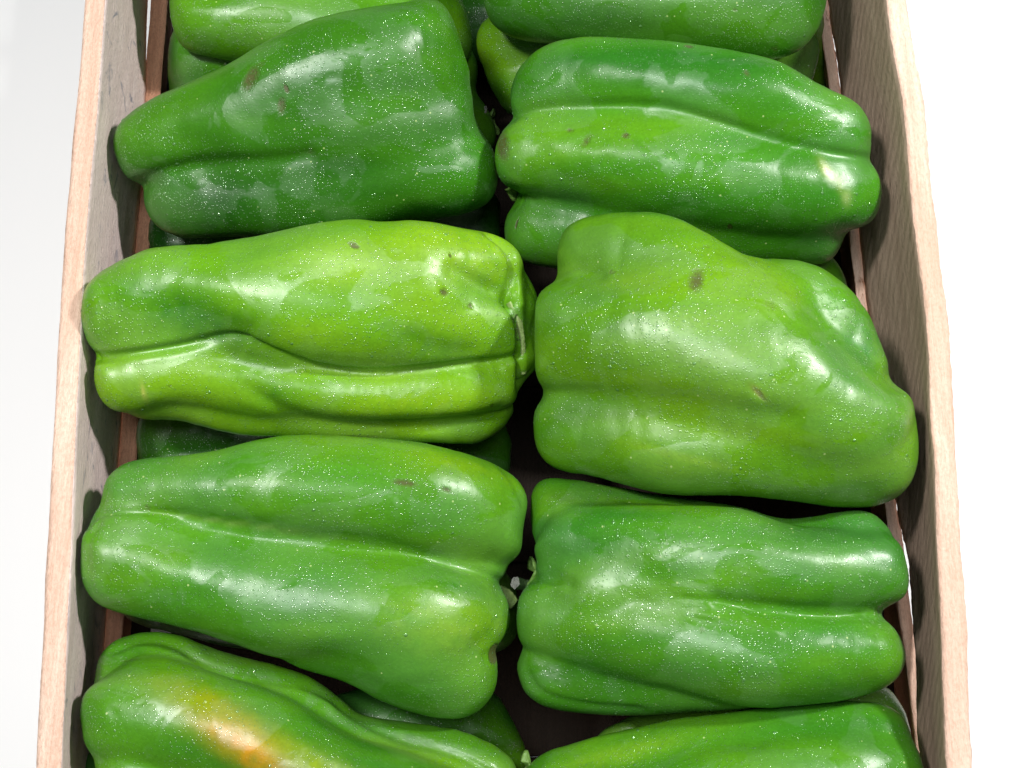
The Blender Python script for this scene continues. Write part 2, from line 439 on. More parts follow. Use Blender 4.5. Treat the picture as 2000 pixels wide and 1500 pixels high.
def pepper(label, z0, axis, lobes, outline, tone=(DARK, MID, LITE), mixes=0.0, blobs=(), scars=(), drops=0, seed=1, group='green bell peppers in the crate', hi=True, **kw):
    cx = (axis[0][0] + axis[1][0]) / 2; cy = (axis[0][1] + axis[1][1]) / 2
    kw2 = dict(fine=2) if hi else dict(fine=1, nphi=96, ncap=16, nside=40)
    kw2.update(kw)
    V, n, Q, T = pepper_surface(axis, lobes, outline, seed=seed, **kw2)
    Cw, ex, ey, ez, s = place_frame(cx, cy, z0)
    fr = (Cw, ex, ey, ez, s, cx, cy)
    L = plane_xy(fr, V)
    n = n / np.linalg.norm(n, axis=1, keepdims=True)
    W = L[:, :1] * s * ex - L[:, 1:2] * s * ey + L[:, 2:] * s * ez
    root = bpy.data.objects.new('bell_pepper', None); COL.objects.link(root); root.location = Cw; root.empty_display_size = 0.02
    root['label'] = label; root['category'] = 'bell pepper'
    if group: root['group'] = group
    # winding flips because y points down in the photograph
    me = np_mesh('body', W, Q[:, ::-1], True, T[:, ::-1])
    # skin colour: the fruit's own dark and yellowish green patches; some dark blobs paint shade
    m = 0.5 + 0.34 * noise3(V * [0.35, 1, 1], 210, seed + 11) + 0.13 * noise3(V * [0.3, 1, 1], 60, seed + 12) + mixes
    m = np.clip(m, 0, 1)[:, None]
    d, mi, li = (np.array(c) for c in tone)
    col = np.where(m < 0.5, d + (mi - d) * m * 2, mi + (li - mi) * (m - 0.5) * 2)
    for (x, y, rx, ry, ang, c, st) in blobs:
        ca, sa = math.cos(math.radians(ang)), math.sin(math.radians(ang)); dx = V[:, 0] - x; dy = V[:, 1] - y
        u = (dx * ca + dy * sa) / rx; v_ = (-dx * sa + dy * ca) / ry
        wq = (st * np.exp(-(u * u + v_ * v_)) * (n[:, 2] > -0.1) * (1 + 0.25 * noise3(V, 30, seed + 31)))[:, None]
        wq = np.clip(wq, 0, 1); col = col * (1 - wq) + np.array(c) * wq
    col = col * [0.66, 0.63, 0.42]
    sc = np.zeros(len(V))
    for (x, y, rx, ry, ang, st) in scars:
        ca, sa = math.cos(math.radians(ang)), math.sin(math.radians(ang)); dx = V[:, 0] - x; dy = V[:, 1] - y
        u = (dx * ca + dy * sa) / rx; v_ = (-dx * sa + dy * ca) / ry
        sc = np.maximum(sc, st * np.exp(-(u * u + v_ * v_)) * (n[:, 2] > 0))
    at_ = me.attributes.new('tint', 'FLOAT_COLOR', 'POINT')
    at_.data.foreach_set('color', np.concatenate([col, np.ones((len(V), 1))], 1).astype(np.float32).ravel())
    a2 = me.attributes.new('scar', 'FLOAT', 'POINT'); a2.data.foreach_set('value', sc.astype(np.float32))
    link('body', me, M_SKIN, root)
    if drops: droplets('d', L, n, ex, ey, ez, s, root, int(drops * 7), seed + 77)
    root['_'] = 0; del root['_']
    UNIT[label] = (root, Cw, ex, ey, ez, s, cx, cy)
    return root, (Cw, ex, ey, ez, s, cx, cy)

def local(fr, x, y, z):
    Cw, ex, ey, ez, s, cx, cy = fr
    x, y, _ = plane_xy(fr, np.array([[x, y, 0.0]]))[0] + [cx, cy, 0]
    return ((x - cx) * s) * ex - ((y - cy) * s) * ey + z * s * ez
def tube(name, pts, radii, mat, root, sides=14, ridge=0.12, seed=0, capmat=None):
    """bent tapering stalk with ridges; pts local metres"""
    P = catmull(pts, 22); Rr = catmull(np.array([[r] for r in radii]), 22)[:, 0]
    rs = np.random.RandomState(seed); V = []; up = np.array([0.2, 0.3, 1.0])
    for i in range(len(P)):
        t = P[min(i + 1, len(P) - 1)] - P[max(i - 1, 0)]; t /= np.linalg.norm(t) + 1e-12
        a = np.cross(t, up); a /= np.linalg.norm(a) + 1e-12; b = np.cross(t, a)
        for j in range(sides):
            q = j / sides * 2 * math.pi
            rr = Rr[i] * (1 + ridge * math.sin(5 * q + 0.4) + rs.uniform(-0.05, 0.05))
            V.append(P[i] + rr * (math.cos(q) * a + math.sin(q) * b))
    n = len(P); Q = [(i * sides + j, i * sides + (j + 1) % sides, (i + 1) * sides + (j + 1) % sides, (i + 1) * sides + j) for i in range(n - 1) for j in range(sides)]
    o = link(name, np_mesh(name, V, Q), mat, root)
    # cut end: a puckered disc
    t = P[-1] - P[-2]; t /= np.linalg.norm(t); E = [V[(n - 1) * sides + j] for j in range(sides)]
    ring2 = [P[-1] + (e - P[-1]) * 0.6 + t * Rr[-1] * (0.12 + rs.uniform(-0.12, 0.12)) for e in E]
    VV = E + ring2 + [P[-1] - t * Rr[-1] * 0.25]
    Q2 = [(j, (j + 1) % sides, sides + (j + 1) % sides, sides + j) for j in range(sides)]
    T2 = [(sides + j, sides + (j + 1) % sides, 2 * sides) for j in range(sides)]
    link('cut_end', np_mesh('cut_end', VV, Q2, True, T2), capmat or M_CUT, o)
    return o
def calyx(root, fr, x, y, z, dirv, radius, seed=0, points=6, cup=0.35):
    """star-shaped green cap; dirv is the outward direction in photo axes (x right, y down, z up)"""
    Cw, ex, ey, ez, s, cx, cy = fr
    d = dirv[0] * ex - dirv[1] * ey + dirv[2] * ez; d /= np.linalg.norm(d)
    a = np.cross(d, ez + 0.1 * ex); a /= np.linalg.norm(a); b = np.cross(d, a); O = local(fr, x, y, z); R = radius * s
    rs = np.random.RandomState(seed); ph = [rs.uniform(-0.15, 0.15) for _ in range(points)]
    nr_, ns_ = 9, 60; V = [O + d * R * 0.05]
    for i in range(1, nr_ + 1):
        u = i / nr_
        for j in range(ns_):
            q = j / ns_ * 2 * math.pi; m = 0.62 + 0.38 * (0.5 + 0.5 * math.cos(points * q + ph[j * points // ns_])) ** 1.4
            rr = R * u * (1 - (1 - m) * u)
            V.append(O + rr * (math.cos(q) * a + math.sin(q) * b) + d * (R * cup * (u ** 2) * (0.8 + 0.5 * math.sin(3 * q + seed)) - R * 0.03 * math.cos(points * q) * u))
    n1 = len(V); V2 = [v - d * R * 0.10 for v in V]; V = V + V2; Q = []; T = []
    for j in range(ns_):
        k = (j + 1) % ns_; T += [(0, 1 + j, 1 + k), (n1, n1 + 1 + k, n1 + 1 + j)]
        for i in range(nr_ - 1):
            p = 1 + i * ns_
            Q += [(p + j, p + ns_ + j, p + ns_ + k, p + k), (n1 + p + j, n1 + p + k, n1 + p + ns_ + k, n1 + p + ns_ + j)]
        p = 1 + (nr_ - 1) * ns_; Q.append((p + j, n1 + p + j, n1 + p + k, p + k))
    return link('calyx', np_mesh('calyx', V, Q, True, T), M_CALYX, root)
def scab(root, fr, pts, width, mat, z_of):
    pass

# ------------------------------------------------------------------ crate and table
Z_RIM, Z_SLAT = 0.027, -0.033
def board(name, inner_top, inner_bot, thick_dir, thick, mats, root, label=None, rows=16, seed=0, rough=0.0002, fuzz=0.00025):
    """long sawn board: inner face between two edges, given thickness away from it. mats = [inner face, other faces]"""
    n = 220; T_ = catmull(inner_top, n); B_ = catmull(inner_bot, n); td = np.array(thick_dir, float)
    tk = 5; prof = []
    for i in range(rows + 1): prof.append((i / rows, 0.0))             # down the inner face
    for i in range(1, tk + 1): prof.append((1.0, i / tk))
    for i in range(1, rows + 1): prof.append((1 - i / rows, 1.0))
    for i in range(1, tk): prof.append((0.0, 1 - i / tk))
    m = len(prof); V = np.zeros((n, m, 3))
    for j, (u, v) in enumerate(prof):
        V[:, j] = T_ * (1 - u) + B_ * u + td * thick * v
    fl = V.reshape(-1, 3)
    dn = noise3(fl * [1, 0.25, 1], 0.006, seed, 18); d2 = noise3(fl * [1, 0.6, 1], 0.0016, seed + 1, 18); d3 = noise3(fl * [0, 1, 0], 0.05, seed + 2, 10)
    top = np.array([1.0 if (u in (0.0, 1.0)) else 0.25 for u, v in prof]); top = np.tile(top, n)
    fl[:, 0] += rough * (dn + 0.5 * d2) + 0.0003 * d3
    fl[:, 2] += (fuzz * (0.6 * dn + 0.7 * d2) + 0.0003 * d3) * top
    idx = np.arange(n * m).reshape(n, m); a = idx[:-1]; b = idx[1:]
    Q = np.stack([a, b, np.roll(b, -1, 1), np.roll(a, -1, 1)], -1).reshape(-1, 4)
    cap = [list(idx[0]), list(idx[-1])[::-1]]
    me = bpy.data.meshes.new(name); me = np_mesh(name, fl, Q, True)
    o = link(name, me, mats, root)
    mi = np.zeros((n - 1, m), np.int32); mi[:, rows:] = 1
    me.polygons.foreach_set('material_index', mi.ravel())
    return o
crate = bpy.data.objects.new('wooden_crate', None); COL.objects.link(crate); crate.location = (0, 0, 0)
crate['label'] = 'rough wooden crate with grey and brown side boards holding the peppers'; crate['category'] = 'crate'
def along(pts, z): return [at(x, y, z if not callable(z) else z(y)) for x, y in pts]
# left upper board
board('side_board', along([(226, -260), (205, 0), (186, 235), (168, 470), (150, 800), (132, 1200), (120, 1500), (112, 1750)], Z_RIM),
      along([(306, -260), (289, 0), (286, 120), (283, 220), (266, 450), (249, 660), (232, 880), (205, 1220), (186, 1500), (168, 1750)], Z_SLAT + 0.001),
      (-1, 0, 0), 0.0068, [M_GREY, M_PINK], crate, seed=3)
# left lower slat: stands a little further in
board('slat', along([(344, -260), (327, 0), (313, 180), (290, 500), (268, 870), (240, 1207), (220, 1500), (200, 1750)], Z_SLAT),
      along([(355, -230), (340, 0), (325, 180), (303, 500), (280, 870), (257, 1207), (240, 1500), (222, 1720)], Z_SLAT - 0.05),
      (-1, 0, 0), 0.0066, [M_RUST, M_RUST], crate, seed=8)
# right upper board
board('side_board', along([(1696, -260), (1731, 0), (1754, 160), (1775, 333), (1803, 600), (1828, 1000), (1848, 1500), (1856, 1750)], Z_RIM),
      along([(1580, -260), (1616, 0), (1643, 180), (1684, 500), (1715, 735), (1750, 985), (1770, 1080), (1782, 1200), (1795, 1500), (1806, 1750)],
            lambda y: Z_SLAT + 0.001 + 0.012 * max(0, min(1, (y - 1040) / 300))),
      (1, 0, 0), 0.0070, [M_BROWN, M_PINK], crate, seed=12)
board('slat', along([(1566, -260), (1596, 0), (1622, 180), (1664, 500), (1695, 735), (1728, 985), (1756, 1200), (1795, 1500), (1825, 1750)], Z_SLAT),
      along([(1550, -230), (1578, 0), (1602, 180), (1640, 500), (1668, 735), (1700, 985), (1728, 1200), (1764, 1500), (1790, 1720)], Z_SLAT - 0.05),
      (1, 0, 0), 0.0042, [M_RUST, M_PINK], crate, seed=15)
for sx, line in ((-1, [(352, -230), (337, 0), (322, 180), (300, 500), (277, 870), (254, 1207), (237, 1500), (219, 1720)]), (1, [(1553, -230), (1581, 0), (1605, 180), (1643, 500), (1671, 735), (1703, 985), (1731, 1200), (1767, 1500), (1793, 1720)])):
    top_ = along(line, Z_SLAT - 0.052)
    board('slat', [t_ + [sx * 0.001, 0, 0] for t_ in top_], [np.array([t_[0] + sx * 0.001, t_[1], -0.1172]) for t_ in top_], (sx, 0, 0), 0.006, [M_SHADED, M_SHADED], crate, seed=30 + sx)  # added below to block bright table gaps; dark colour stands for shade
def plain_board(name, x0, x1, y0, y1, z0, z1, mat, seed):
    rs = np.random.RandomState(seed); nx, ny = 12, 12
    V = []; 
    faces = []
    import itertools
    # rounded box from a displaced grid on six sides
    import bmesh
    bm = bmesh.new(); bmesh.ops.create_cube(bm, size=1.0)
    for v in bm.verts: v.co = Vector(((x0 + x1) / 2 + v.co.x * (x1 - x0), (y0 + y1) / 2 + v.co.y * (y1 - y0), (z0 + z1) / 2 + v.co.z * (z1 - z0)))
    bmesh.ops.bevel(bm, geom=bm.edges[:], offset=0.0008, segments=2, affect='EDGES')
    me = bpy.data.meshes.new(name); bm.to_mesh(me); bm.free()
    return link(name, me, mat, crate)
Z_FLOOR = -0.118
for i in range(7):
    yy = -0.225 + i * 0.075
    plain_board('floor_board', -0.135, 0.145, yy - 0.0372, yy + 0.0372, Z_FLOOR, Z_FLOOR + 0.006, M_SHADED, i)
plain_board('end_board', -0.135, 0.140, 0.205, 0.213, -0.111, 0.010, M_SHADED, 20)  # far end board: shade put into its colour to darken the gap
plain_board('end_board', -0.150, 0.150, -0.203, -0.195, -0.111, 0.020, M_PINK, 21)
Z_TABLE = -0.120
tb = bpy.data.meshes.new('tabletop'); tb.from_pydata([(-1.5, -1.5, Z_TABLE), (1.5, -1.5, Z_TABLE), (1.5, 1.5, Z_TABLE), (-1.5, 1.5, Z_TABLE),
    (-1.5, -1.5, Z_TABLE - .03), (1.5, -1.5, Z_TABLE - .03), (1.5, 1.5, Z_TABLE - .03), (-1.5, 1.5, Z_TABLE - .03)], [],
    [(0, 1, 2, 3), (7, 6, 5, 4), (0, 4, 5, 1), (1, 5, 6, 2), (2, 6, 7, 3), (3, 7, 4, 0)])
table = link('ground', tb, M_TABLE); table['kind'] = 'structure'

# ------------------------------------------------------------------ top layer of peppers
P_ = {}
def sc5(*a): return a
# upper left: big dark green
P_['L1'] = pepper('large dark green pepper at upper left, narrowing to its left end', 0.002,
    ((330, 300), (840, 240)),
    [[(290, 280, 10, 62), (420, 250, 40, 75), (600, 200, 65, 100), (760, 150, 60, 110), (820, 130, 35, 95)],
     [(340, 400, 0, 60), (450, 390, 25, 75), (650, 380, 55, 85), (850, 340, 55, 90), (890, 330, 40, 70)],
     [(500, 290, 50, 80), (700, 270, 75, 95), (850, 240, 50, 85)],
     [(600, 420, 0, 50), (800, 400, 0, 60)]],
    [(222, 272), (230, 248), (252, 224), (288, 196), (340, 176), (392, 152), (460, 120), (520, 86), (580, 54), (640, 34), (720, 20), (780, 12), (812, 2), (845, -3), (870, 14),
     (882, 48), (900, 100), (915, 140), (918, 180), (917, 232), (944, 264), (963, 296), (968, 340), (958, 384), (920, 408), (860, 428), (760, 450), (640, 468), (560, 466), (480, 462),
     (424, 464), (360, 466), (320, 452), (288, 420), (276, 384), (280, 362), (266, 361), (240, 340), (226, 308)],
    tone=((0.030, 0.165, 0.014), (0.052, 0.24, 0.014), (0.09, 0.32, 0.014)), mixes=-0.05, k=14,
    grooves=[([(280, 362), (330, 335), (420, 318), (520, 312), (600, 305)], 16, 9, 1.0), ([(600, 300), (720, 290), (840, 280), (925, 262)], 34, 5)],
    dents=[(640, 160, 22, 5, -8, 2.5), (545, 205, 14, 10, 60, 2)],
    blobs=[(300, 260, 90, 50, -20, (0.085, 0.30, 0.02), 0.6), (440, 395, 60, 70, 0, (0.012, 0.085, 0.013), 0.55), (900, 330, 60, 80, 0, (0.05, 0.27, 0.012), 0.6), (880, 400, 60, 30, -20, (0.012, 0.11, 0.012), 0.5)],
    scars=[(495, 160, 14, 28, 25, 0.75), (552, 210, 9, 18, 5, 0.7), (605, 295, 12, 9, 0, 0.35), (561, 179, 3, 8, -20, 1.6), (664, 162, 30, 5, -5, 0.25), (512, 135, 22, 8, -30, 0.4)], drops=420, seed=101)
# upper right
P_['R1'] = pepper('three-lobed green pepper at upper right with a brown scuff on its left end', 0.004,
    ((1110, 300), (1580, 320)),
    [[(1080, 170, 30, 82), (1250, 170, 55, 92), (1450, 200, 60, 85), (1600, 250, 35, 78), (1630, 265, 25, 68)],
     [(1060, 310, 65, 78), (1250, 320, 85, 98), (1450, 360, 75, 95), (1600, 380, 55, 76), (1650, 380, 40, 60)],
     [(1050, 455, 10, 70), (1200, 445, 25, 85), (1400, 440, 0, 80), (1580, 445, -10, 66)]],
    [(1004, 238), (997, 211), (997, 175), (1008, 144), (1030, 117), (1062, 92), (1102, 79), (1152, 74), (1215, 80), (1305, 85), (1395, 97), (1498, 118), (1552, 139), (1611, 171), (1656, 193),
     (1683, 216), (1699, 247), (1701, 279), (1696, 310), (1706, 320), (1717, 342), (1718, 373), (1710, 409), (1692, 434), (1665, 450), (1650, 459), (1645, 486), (1629, 508), (1606, 517),
     (1500, 512), (1300, 525), (1150, 530), (1057, 522), (1026, 515), (994, 495), (981, 463), (979, 432), (990, 405), (1010, 382), (990, 360), (979, 324), (979, 288), (990, 261)],
    tone=((0.030, 0.205, 0.020), (0.070, 0.320, 0.018), (0.14, 0.41, 0.018)), k=15,
    grooves=[([(1000, 238), (1060, 218), (1150, 212), (1290, 214), (1400, 242), (1500, 275), (1600, 298), (1700, 311)], 10, 6, 1.0), ([(1010, 382), (1070, 395), (1150, 410)], 22, 8, 1.0)],
    dents=[(1155, 275, 26, 14, 0, 2)],
    blobs=[(1040, 330, 60, 60, 0, (0.12, 0.38, 0.02), 0.5), (1250, 300, 170, 50, 3, (0.06, 0.30, 0.018), 0.5), (1030, 440, 50, 60, 0, (0.10, 0.35, 0.015), 0.5), (1600, 330, 9, 22, -30, (0.42, 0.55, 0.16), 0.9), (1625, 355, 7, 16, -10, (0.42, 0.55, 0.16), 0.6), (1480, 390, 130, 40, 5, (0.04, 0.24, 0.015), 0.35), (1640, 380, 9, 16, 5, (0.45, 0.6, 0.3), 0.7)],
    scars=[(997, 285, 16, 32, -10, 0.85), (1158, 278, 16, 8, -60, 0.6), (1230, 268, 9, 7, 0, 0.7), (1126, 258, 10, 6, 0, 0.5), (1345, 99, 10, 4, 10, 0.8), (1452, 152, 12, 7, 40, 0.5), (1422, 437, 4, 5, 0, 1.5), (1017, 436, 3, 3, 0, 1.5)], drops=520, seed=202)
# the big one at right
P_['R2'] = pepper('broad bulging yellowish green pepper at right, its tip resting over the crate side', 0.015,
    ((1180, 690), (1640, 790)),
    [[(1150, 500, 10, 72), (1270, 510, 40, 85), (1390, 560, 50, 100), (1480, 620, 50, 110)],
     [(1140, 650, 50, 125), (1300, 665, 70, 150), (1480, 725, 70, 150), (1630, 805, 50, 130), (1710, 865, 22, 92)],
     [(1125, 838, 30, 82), (1300, 852, 82, 90), (1500, 872, 72, 92), (1680, 895, 20, 85)],
     [(1490, 580, -30, 74), (1590, 590, -15, 70), (1655, 650, -15, 58), (1690, 705, -20, 46)]],
    [(1086, 530), (1081, 504), (1084, 476), (1098, 448), (1124, 432), (1160, 421), (1220, 418), (1280, 421), (1320, 430), (1360, 448), (1400, 470), (1432, 490), (1456, 502), (1500, 503), (1540, 505),
     (1580, 512), (1616, 526), (1648, 552), (1680, 584), (1704, 620), (1724, 664), (1738, 704), (1740, 744), (1768, 760), (1786, 790), (1793, 840), (1790, 900), (1776, 950),
     (1740, 976), (1680, 990), (1600, 984), (1520, 970), (1440, 960), (1340, 962), (1280, 954), (1240, 944), (1160, 928), (1100, 918), (1068, 900), (1048, 872), (1046, 844), (1041, 812), (1048, 784),
     (1060, 764), (1056, 740), (1054, 680), (1056, 600), (1068, 560)],
    tone=((0.085, 0.31, 0.018), (0.135, 0.385, 0.018), (0.20, 0.46, 0.020)), k=16,
    grooves=[([(1470, 500), (1540, 560), (1590, 630), (1640, 700), (1700, 738), (1745, 748)], 26, 7, 1.0), ([(1190, 770), (1300, 778), (1470, 800), (1560, 815)], 22, 6, 0.2), ([(1086, 530), (1130, 528), (1180, 545)], 18, 7, 1.0),
             ([(1050, 775), (1100, 770), (1180, 768)], 16, 5, 1.0)],
    dents=[(1665, 680, 40, 52, 0, 7), (1470, 765, 20, 6, 40, 3), (1380, 492, 22, 6, 0, 2)],
    blobs=[(1680, 670, 60, 60, 0, (0.035, 0.25, 0.02), 0.8), (1620, 600, 60, 60, 0, (0.10, 0.36, 0.02), 0.6), (1250, 560, 70, 22, 0, (0.17, 0.40, 0.006), 0.7), (1290, 425, 160, 18, 5, (0.03, 0.2, 0.015), 0.5), (1330, 880, 110, 7, 14, (0.26, 0.50, 0.03), 0.5),  # dark blob by the rear lobe paints shade into its hollow
           (1476, 765, 16, 5, 45, (0.45, 0.5, 0.15), 0.8)],
    scars=[(1363, 560, 16, 26, 15, 0.75), (1206, 542, 7, 5, 0, 0.7), (1378, 495, 26, 6, -5, 0.35), (1130, 580, 22, 12, 0, 0.3), (1500, 605, 26, 16, 20, 0.35), (1478, 768, 18, 5, 50, 0.6)], drops=520, seed=303)
# middle left, bright
P_['L3'] = pepper('bright lime green pepper at left with deep creases and its stem scar showing', 0.008,
    ((310, 660), (900, 660)),
    [[(480, 560, 40, 84), (640, 545, 70, 98), (800, 530, 72, 90), (930, 528, 45, 66)],
     [(240, 610, 20, 70), (400, 595, 55, 86), (600, 610, 80, 104), (780, 630, 82, 92), (930, 645, 62, 58), (965, 650, 50, 46)],
     [(560, 585, 70, 100), (800, 580, 80, 95)],
     [(245, 740, 30, 55), (380, 735, 40, 62), (560, 755, 50, 58), (760, 768, 72, 52), (940, 752, 55, 48)],
     [(300, 770, 0, 45), (500, 800, 10, 46), (700, 820, 20, 40), (880, 822, 15, 40), (965, 800, 0, 36)],
     [(800, 650, -40, 110), (960, 610, -45, 72), (975, 690, -50, 66)]],
    [(171, 561), (186, 542), (221, 516), (264, 500), (307, 485), (364, 482), (435, 476), (506, 466), (577, 451), (649, 439), (696, 436), (744, 442), (791, 438), (853, 443), (910, 452), (957, 459), (991, 476),
     (1015, 500), (1023, 525), (1030, 548), (1048, 580), (1051, 614), (1040, 645), (1050, 680), (1045, 720), (1012, 750), (1015, 780), (1005, 808), (981, 837), (948, 858), (910, 864), (767, 860), (696, 862), (625, 857), (554, 851),
     (470, 850), (387, 830), (340, 818), (292, 819), (254, 813), (221, 799), (197, 770), (187, 732), (191, 699), (174, 685), (167, 656), (164, 614)],
    tone=((0.11, 0.38, 0.018), (0.17, 0.46, 0.018), (0.27, 0.56, 0.028)), mixes=0.05, k=8,
    grooves=[([(188, 699), (260, 692), (340, 680), (435, 664), (482, 668), (554, 694), (625, 716), (720, 727), (815, 721), (957, 704), (1010, 690)], 9, 13, 1.0),
             ([(482, 747), (554, 794), (625, 818), (767, 826), (910, 815), (995, 775)], 15, 7), ([(870, 535), (920, 560), (957, 578), (985, 590)], 14, 8, 1.0),
             ([(950, 458), (980, 485), (992, 520), (988, 560), (978, 586), (992, 610), (1005, 645), (1006, 695), (1010, 752)], 9, 20, 1.0), ([(330, 605), (420, 630), (500, 668)], 34, 10), ([(770, 655), (850, 680), (920, 690)], 22, 5)],
    dents=[(850, 576, 8, 7, 0, 2.5), (902, 601, 6, 6, 0, 2), (1030, 640, 22, 110, 0, 16), (983, 590, 14, 12, 0, 10)],
    wrinkles=[([(640, 735), (720, 742), (815, 736), (957, 718), (1000, 705)], 30, 18, 1.0)],
    blobs=[(400, 625, 120, 40, 20, (0.045, 0.25, 0.018), 0.75), (540, 765, 70, 30, 25, (0.05, 0.25, 0.018), 0.6), (900, 500, 150, 60, 10, (0.31, 0.58, 0.03), 0.65), (820, 780, 200, 30, 0, (0.30, 0.55, 0.02), 0.6), (260, 745, 80, 60, 0, (0.19, 0.44, 0.018), 0.6), (800, 660, 120, 35, 5, (0.08, 0.33, 0.015), 0.5),  # dark green blobs in the valleys are shade put into the colour
           (292, 762, 4, 18, -10, (0.55, 0.65, 0.15), 0.8)],
    scars=[(850, 576, 9, 8, 0, 0.9), (902, 601, 6, 6, 0, 0.8), (686, 491, 12, 6, 25, 0.9), (700, 850, 60, 6, 0, 0.45), (820, 822, 60, 5, 0, 0.3), (342, 751, 5, 5, 0, 0.5), (995, 650, 5, 12, 0, 0.8), (948, 788, 5, 5, 0, 0.6), (863, 508, 3, 5, 0, 0.9)], drops=200, seed=404)
# lower left
P_['L4'] = pepper('long mid green pepper at lower left with a pale seam and a tiny end hole', 0.000,
    ((300, 1060), (840, 1140)),
    [[(270, 965, 20, 58), (430, 955, 60, 78), (620, 965, 80, 98), (820, 990, 75, 105), (915, 1020, 45, 88)],
     [(240, 1095, 40, 68), (430, 1120, 65, 85), (620, 1165, 80, 100), (800, 1210, 75, 112), (890, 1225, 50, 88)],
     [(640, 1230, 40, 80), (780, 1265, 60, 100), (880, 1290, 52, 92)]],
    [(171, 1036), (178, 1009), (194, 981), (201, 953), (219, 926), (256, 905), (311, 896), (380, 891), (435, 884), (495, 868), (555, 860), (610, 859), (679, 862), (771, 866), (840, 875), (909, 891), (969, 914),
     (1001, 940), (1022, 967), (1025, 990), (1017, 1036), (1012, 1078), (996, 1114), (971, 1135), (979, 1151), (986, 1183), (987, 1216), (978, 1243), (961, 1264), (966, 1298), (964, 1331), (946, 1367), (914, 1390),
     (872, 1399), (817, 1388), (748, 1367), (679, 1331), (610, 1308), (541, 1285), (449, 1252), (380, 1229), (311, 1211), (242, 1195), (210, 1186), (187, 1165), (171, 1137), (167, 1096)],
    tone=((0.050, 0.255, 0.022), (0.085, 0.33, 0.022), (0.15, 0.40, 0.022)), k=9,
    grooves=[([(178, 1030), (195, 1010), (233, 1003), (334, 1006), (426, 1020), (518, 1032), (587, 1048), (679, 1055), (771, 1073), (863, 1101), (932, 1119), (975, 1136)], 8, 7, 1.0),
             ([(334, 1006), (426, 1020), (518, 1032), (587, 1048), (679, 1055)], 2.6, -3.5), ([(968, 1264), (950, 1268), (930, 1272)], 9, 4, 1.0), ([(965, 905), (985, 940), (1005, 985)], 7, 4, 1.0),
             ([(210, 1015), (190, 1060), (185, 1120)], 7, 3)],
    blobs=[(860, 1210, 140, 60, 12, (0.24, 0.50, 0.03), 0.75), (920, 1300, 60, 50, 0, (0.15, 0.42, 0.02), 0.6), (880, 920, 120, 30, 12, (0.22, 0.45, 0.012), 0.7), (960, 1000, 50, 70, 0, (0.14, 0.40, 0.015), 0.5), (500, 1030, 160, 5, 8, (0.33, 0.52, 0.16), 0.45), (870, 1140, 70, 20, 15, (0.03, 0.22, 0.02), 0.6), (640, 1060, 150, 60, 10, (0.12, 0.37, 0.02), 0.4)],
    scars=[(775, 954, 26, 7, 8, 0.85), (852, 966, 13, 6, 0, 0.75), (951, 1270, 9, 13, 10, 4), (298, 996, 10, 8, 30, 0.5), (775, 1175, 12, 8, 0, 0.3), (467, 1022, 3, 3, 0, 1)], drops=520, seed=505)
# lower right
P_['R3'] = pepper('blocky mid green pepper at lower right covered in dew, two round lobes at its end', -0.001,
    ((1130, 1170), (1610, 1190)),
    [[(1085, 1000, -12, 56), (1300, 1035, -15, 58), (1500, 1070, -20, 56), (1670, 1060, -25, 58)],
     [(1115, 1055, 35, 66), (1320, 1090, 76, 96), (1520, 1115, 75, 92), (1680, 1120, 40, 72)],
     [(1090, 1210, 40, 72), (1320, 1240, 75, 100), (1520, 1270, 68, 100), (1670, 1275, 35, 78)],
     [(1180, 1150, 55, 90), (1380, 1165, 80, 90)],
     [(1075, 1310, -30, 62), (1250, 1320, -20, 72), (1450, 1305, -40, 70)]],
    [(1028, 986), (1031, 966), (1041, 945), (1066, 934), (1103, 935), (1152, 940), (1226, 955), (1308, 970), (1390, 981), (1451, 988), (1492, 1003), (1533, 1012), (1595, 1006), (1656, 993), (1697, 998), (1726, 1019),
     (1747, 1043), (1757, 1072), (1765, 1105), (1771, 1138), (1765, 1166), (1743, 1185), (1714, 1195), (1738, 1216), (1759, 1248), (1766, 1281), (1759, 1310), (1738, 1332), (1697, 1351), (1636, 1365), (1554, 1371),
     (1492, 1378), (1431, 1388), (1349, 1392), (1246, 1398), (1164, 1398), (1082, 1388), (1033, 1363), (1013, 1330), (1005, 1294), (1017, 1268), (1019, 1248), (1013, 1207), (1012, 1175), (1023, 1146), (1052, 1128),
     (1043, 1105), (1041, 1056), (1043, 1011)],
    tone=((0.045, 0.25, 0.026), (0.075, 0.315, 0.024), (0.12, 0.37, 0.02)), k=9,
    grooves=[([(1048, 1128), (1090, 1135), (1123, 1142)], 12, 7, 1.0), ([(1400, 1172), (1492, 1188), (1595, 1198), (1718, 1196)], 14, 9, 1.0), ([(1560, 1196), (1620, 1199), (1690, 1197)], 3, 4), ([(1035, 1300), (1062, 1348), (1144, 1374), (1267, 1386)], 8, 6),
             ([(1040, 1010), (1100, 990), (1200, 1000), (1350, 1020), (1480, 1048), (1600, 1055), (1680, 1040)], 18, 4, 1.0), ([(1330, 1168), (1420, 1178), (1490, 1196)], 5, 3), ([(1350, 1195), (1430, 1210), (1520, 1232)], 6, -3)],
    blobs=[(1080, 990, 60, 30, 0, (0.14, 0.38, 0.012), 0.7), (1250, 990, 200, 16, 8, (0.13, 0.36, 0.012), 0.6), (1070, 1240, 50, 70, 0, (0.13, 0.38, 0.015), 0.5), (1560, 1045, 110, 22, 5, (0.02, 0.14, 0.014), 0.6), (1650, 1320, 110, 40, -10, (0.03, 0.19, 0.018), 0.4)],  # dark band in the upper valley is painted shade
    scars=[(1370, 1227, 8, 9, 0, 0.4), (1605, 1199, 8, 4, 0, 0.5)], drops=800, seed=606)
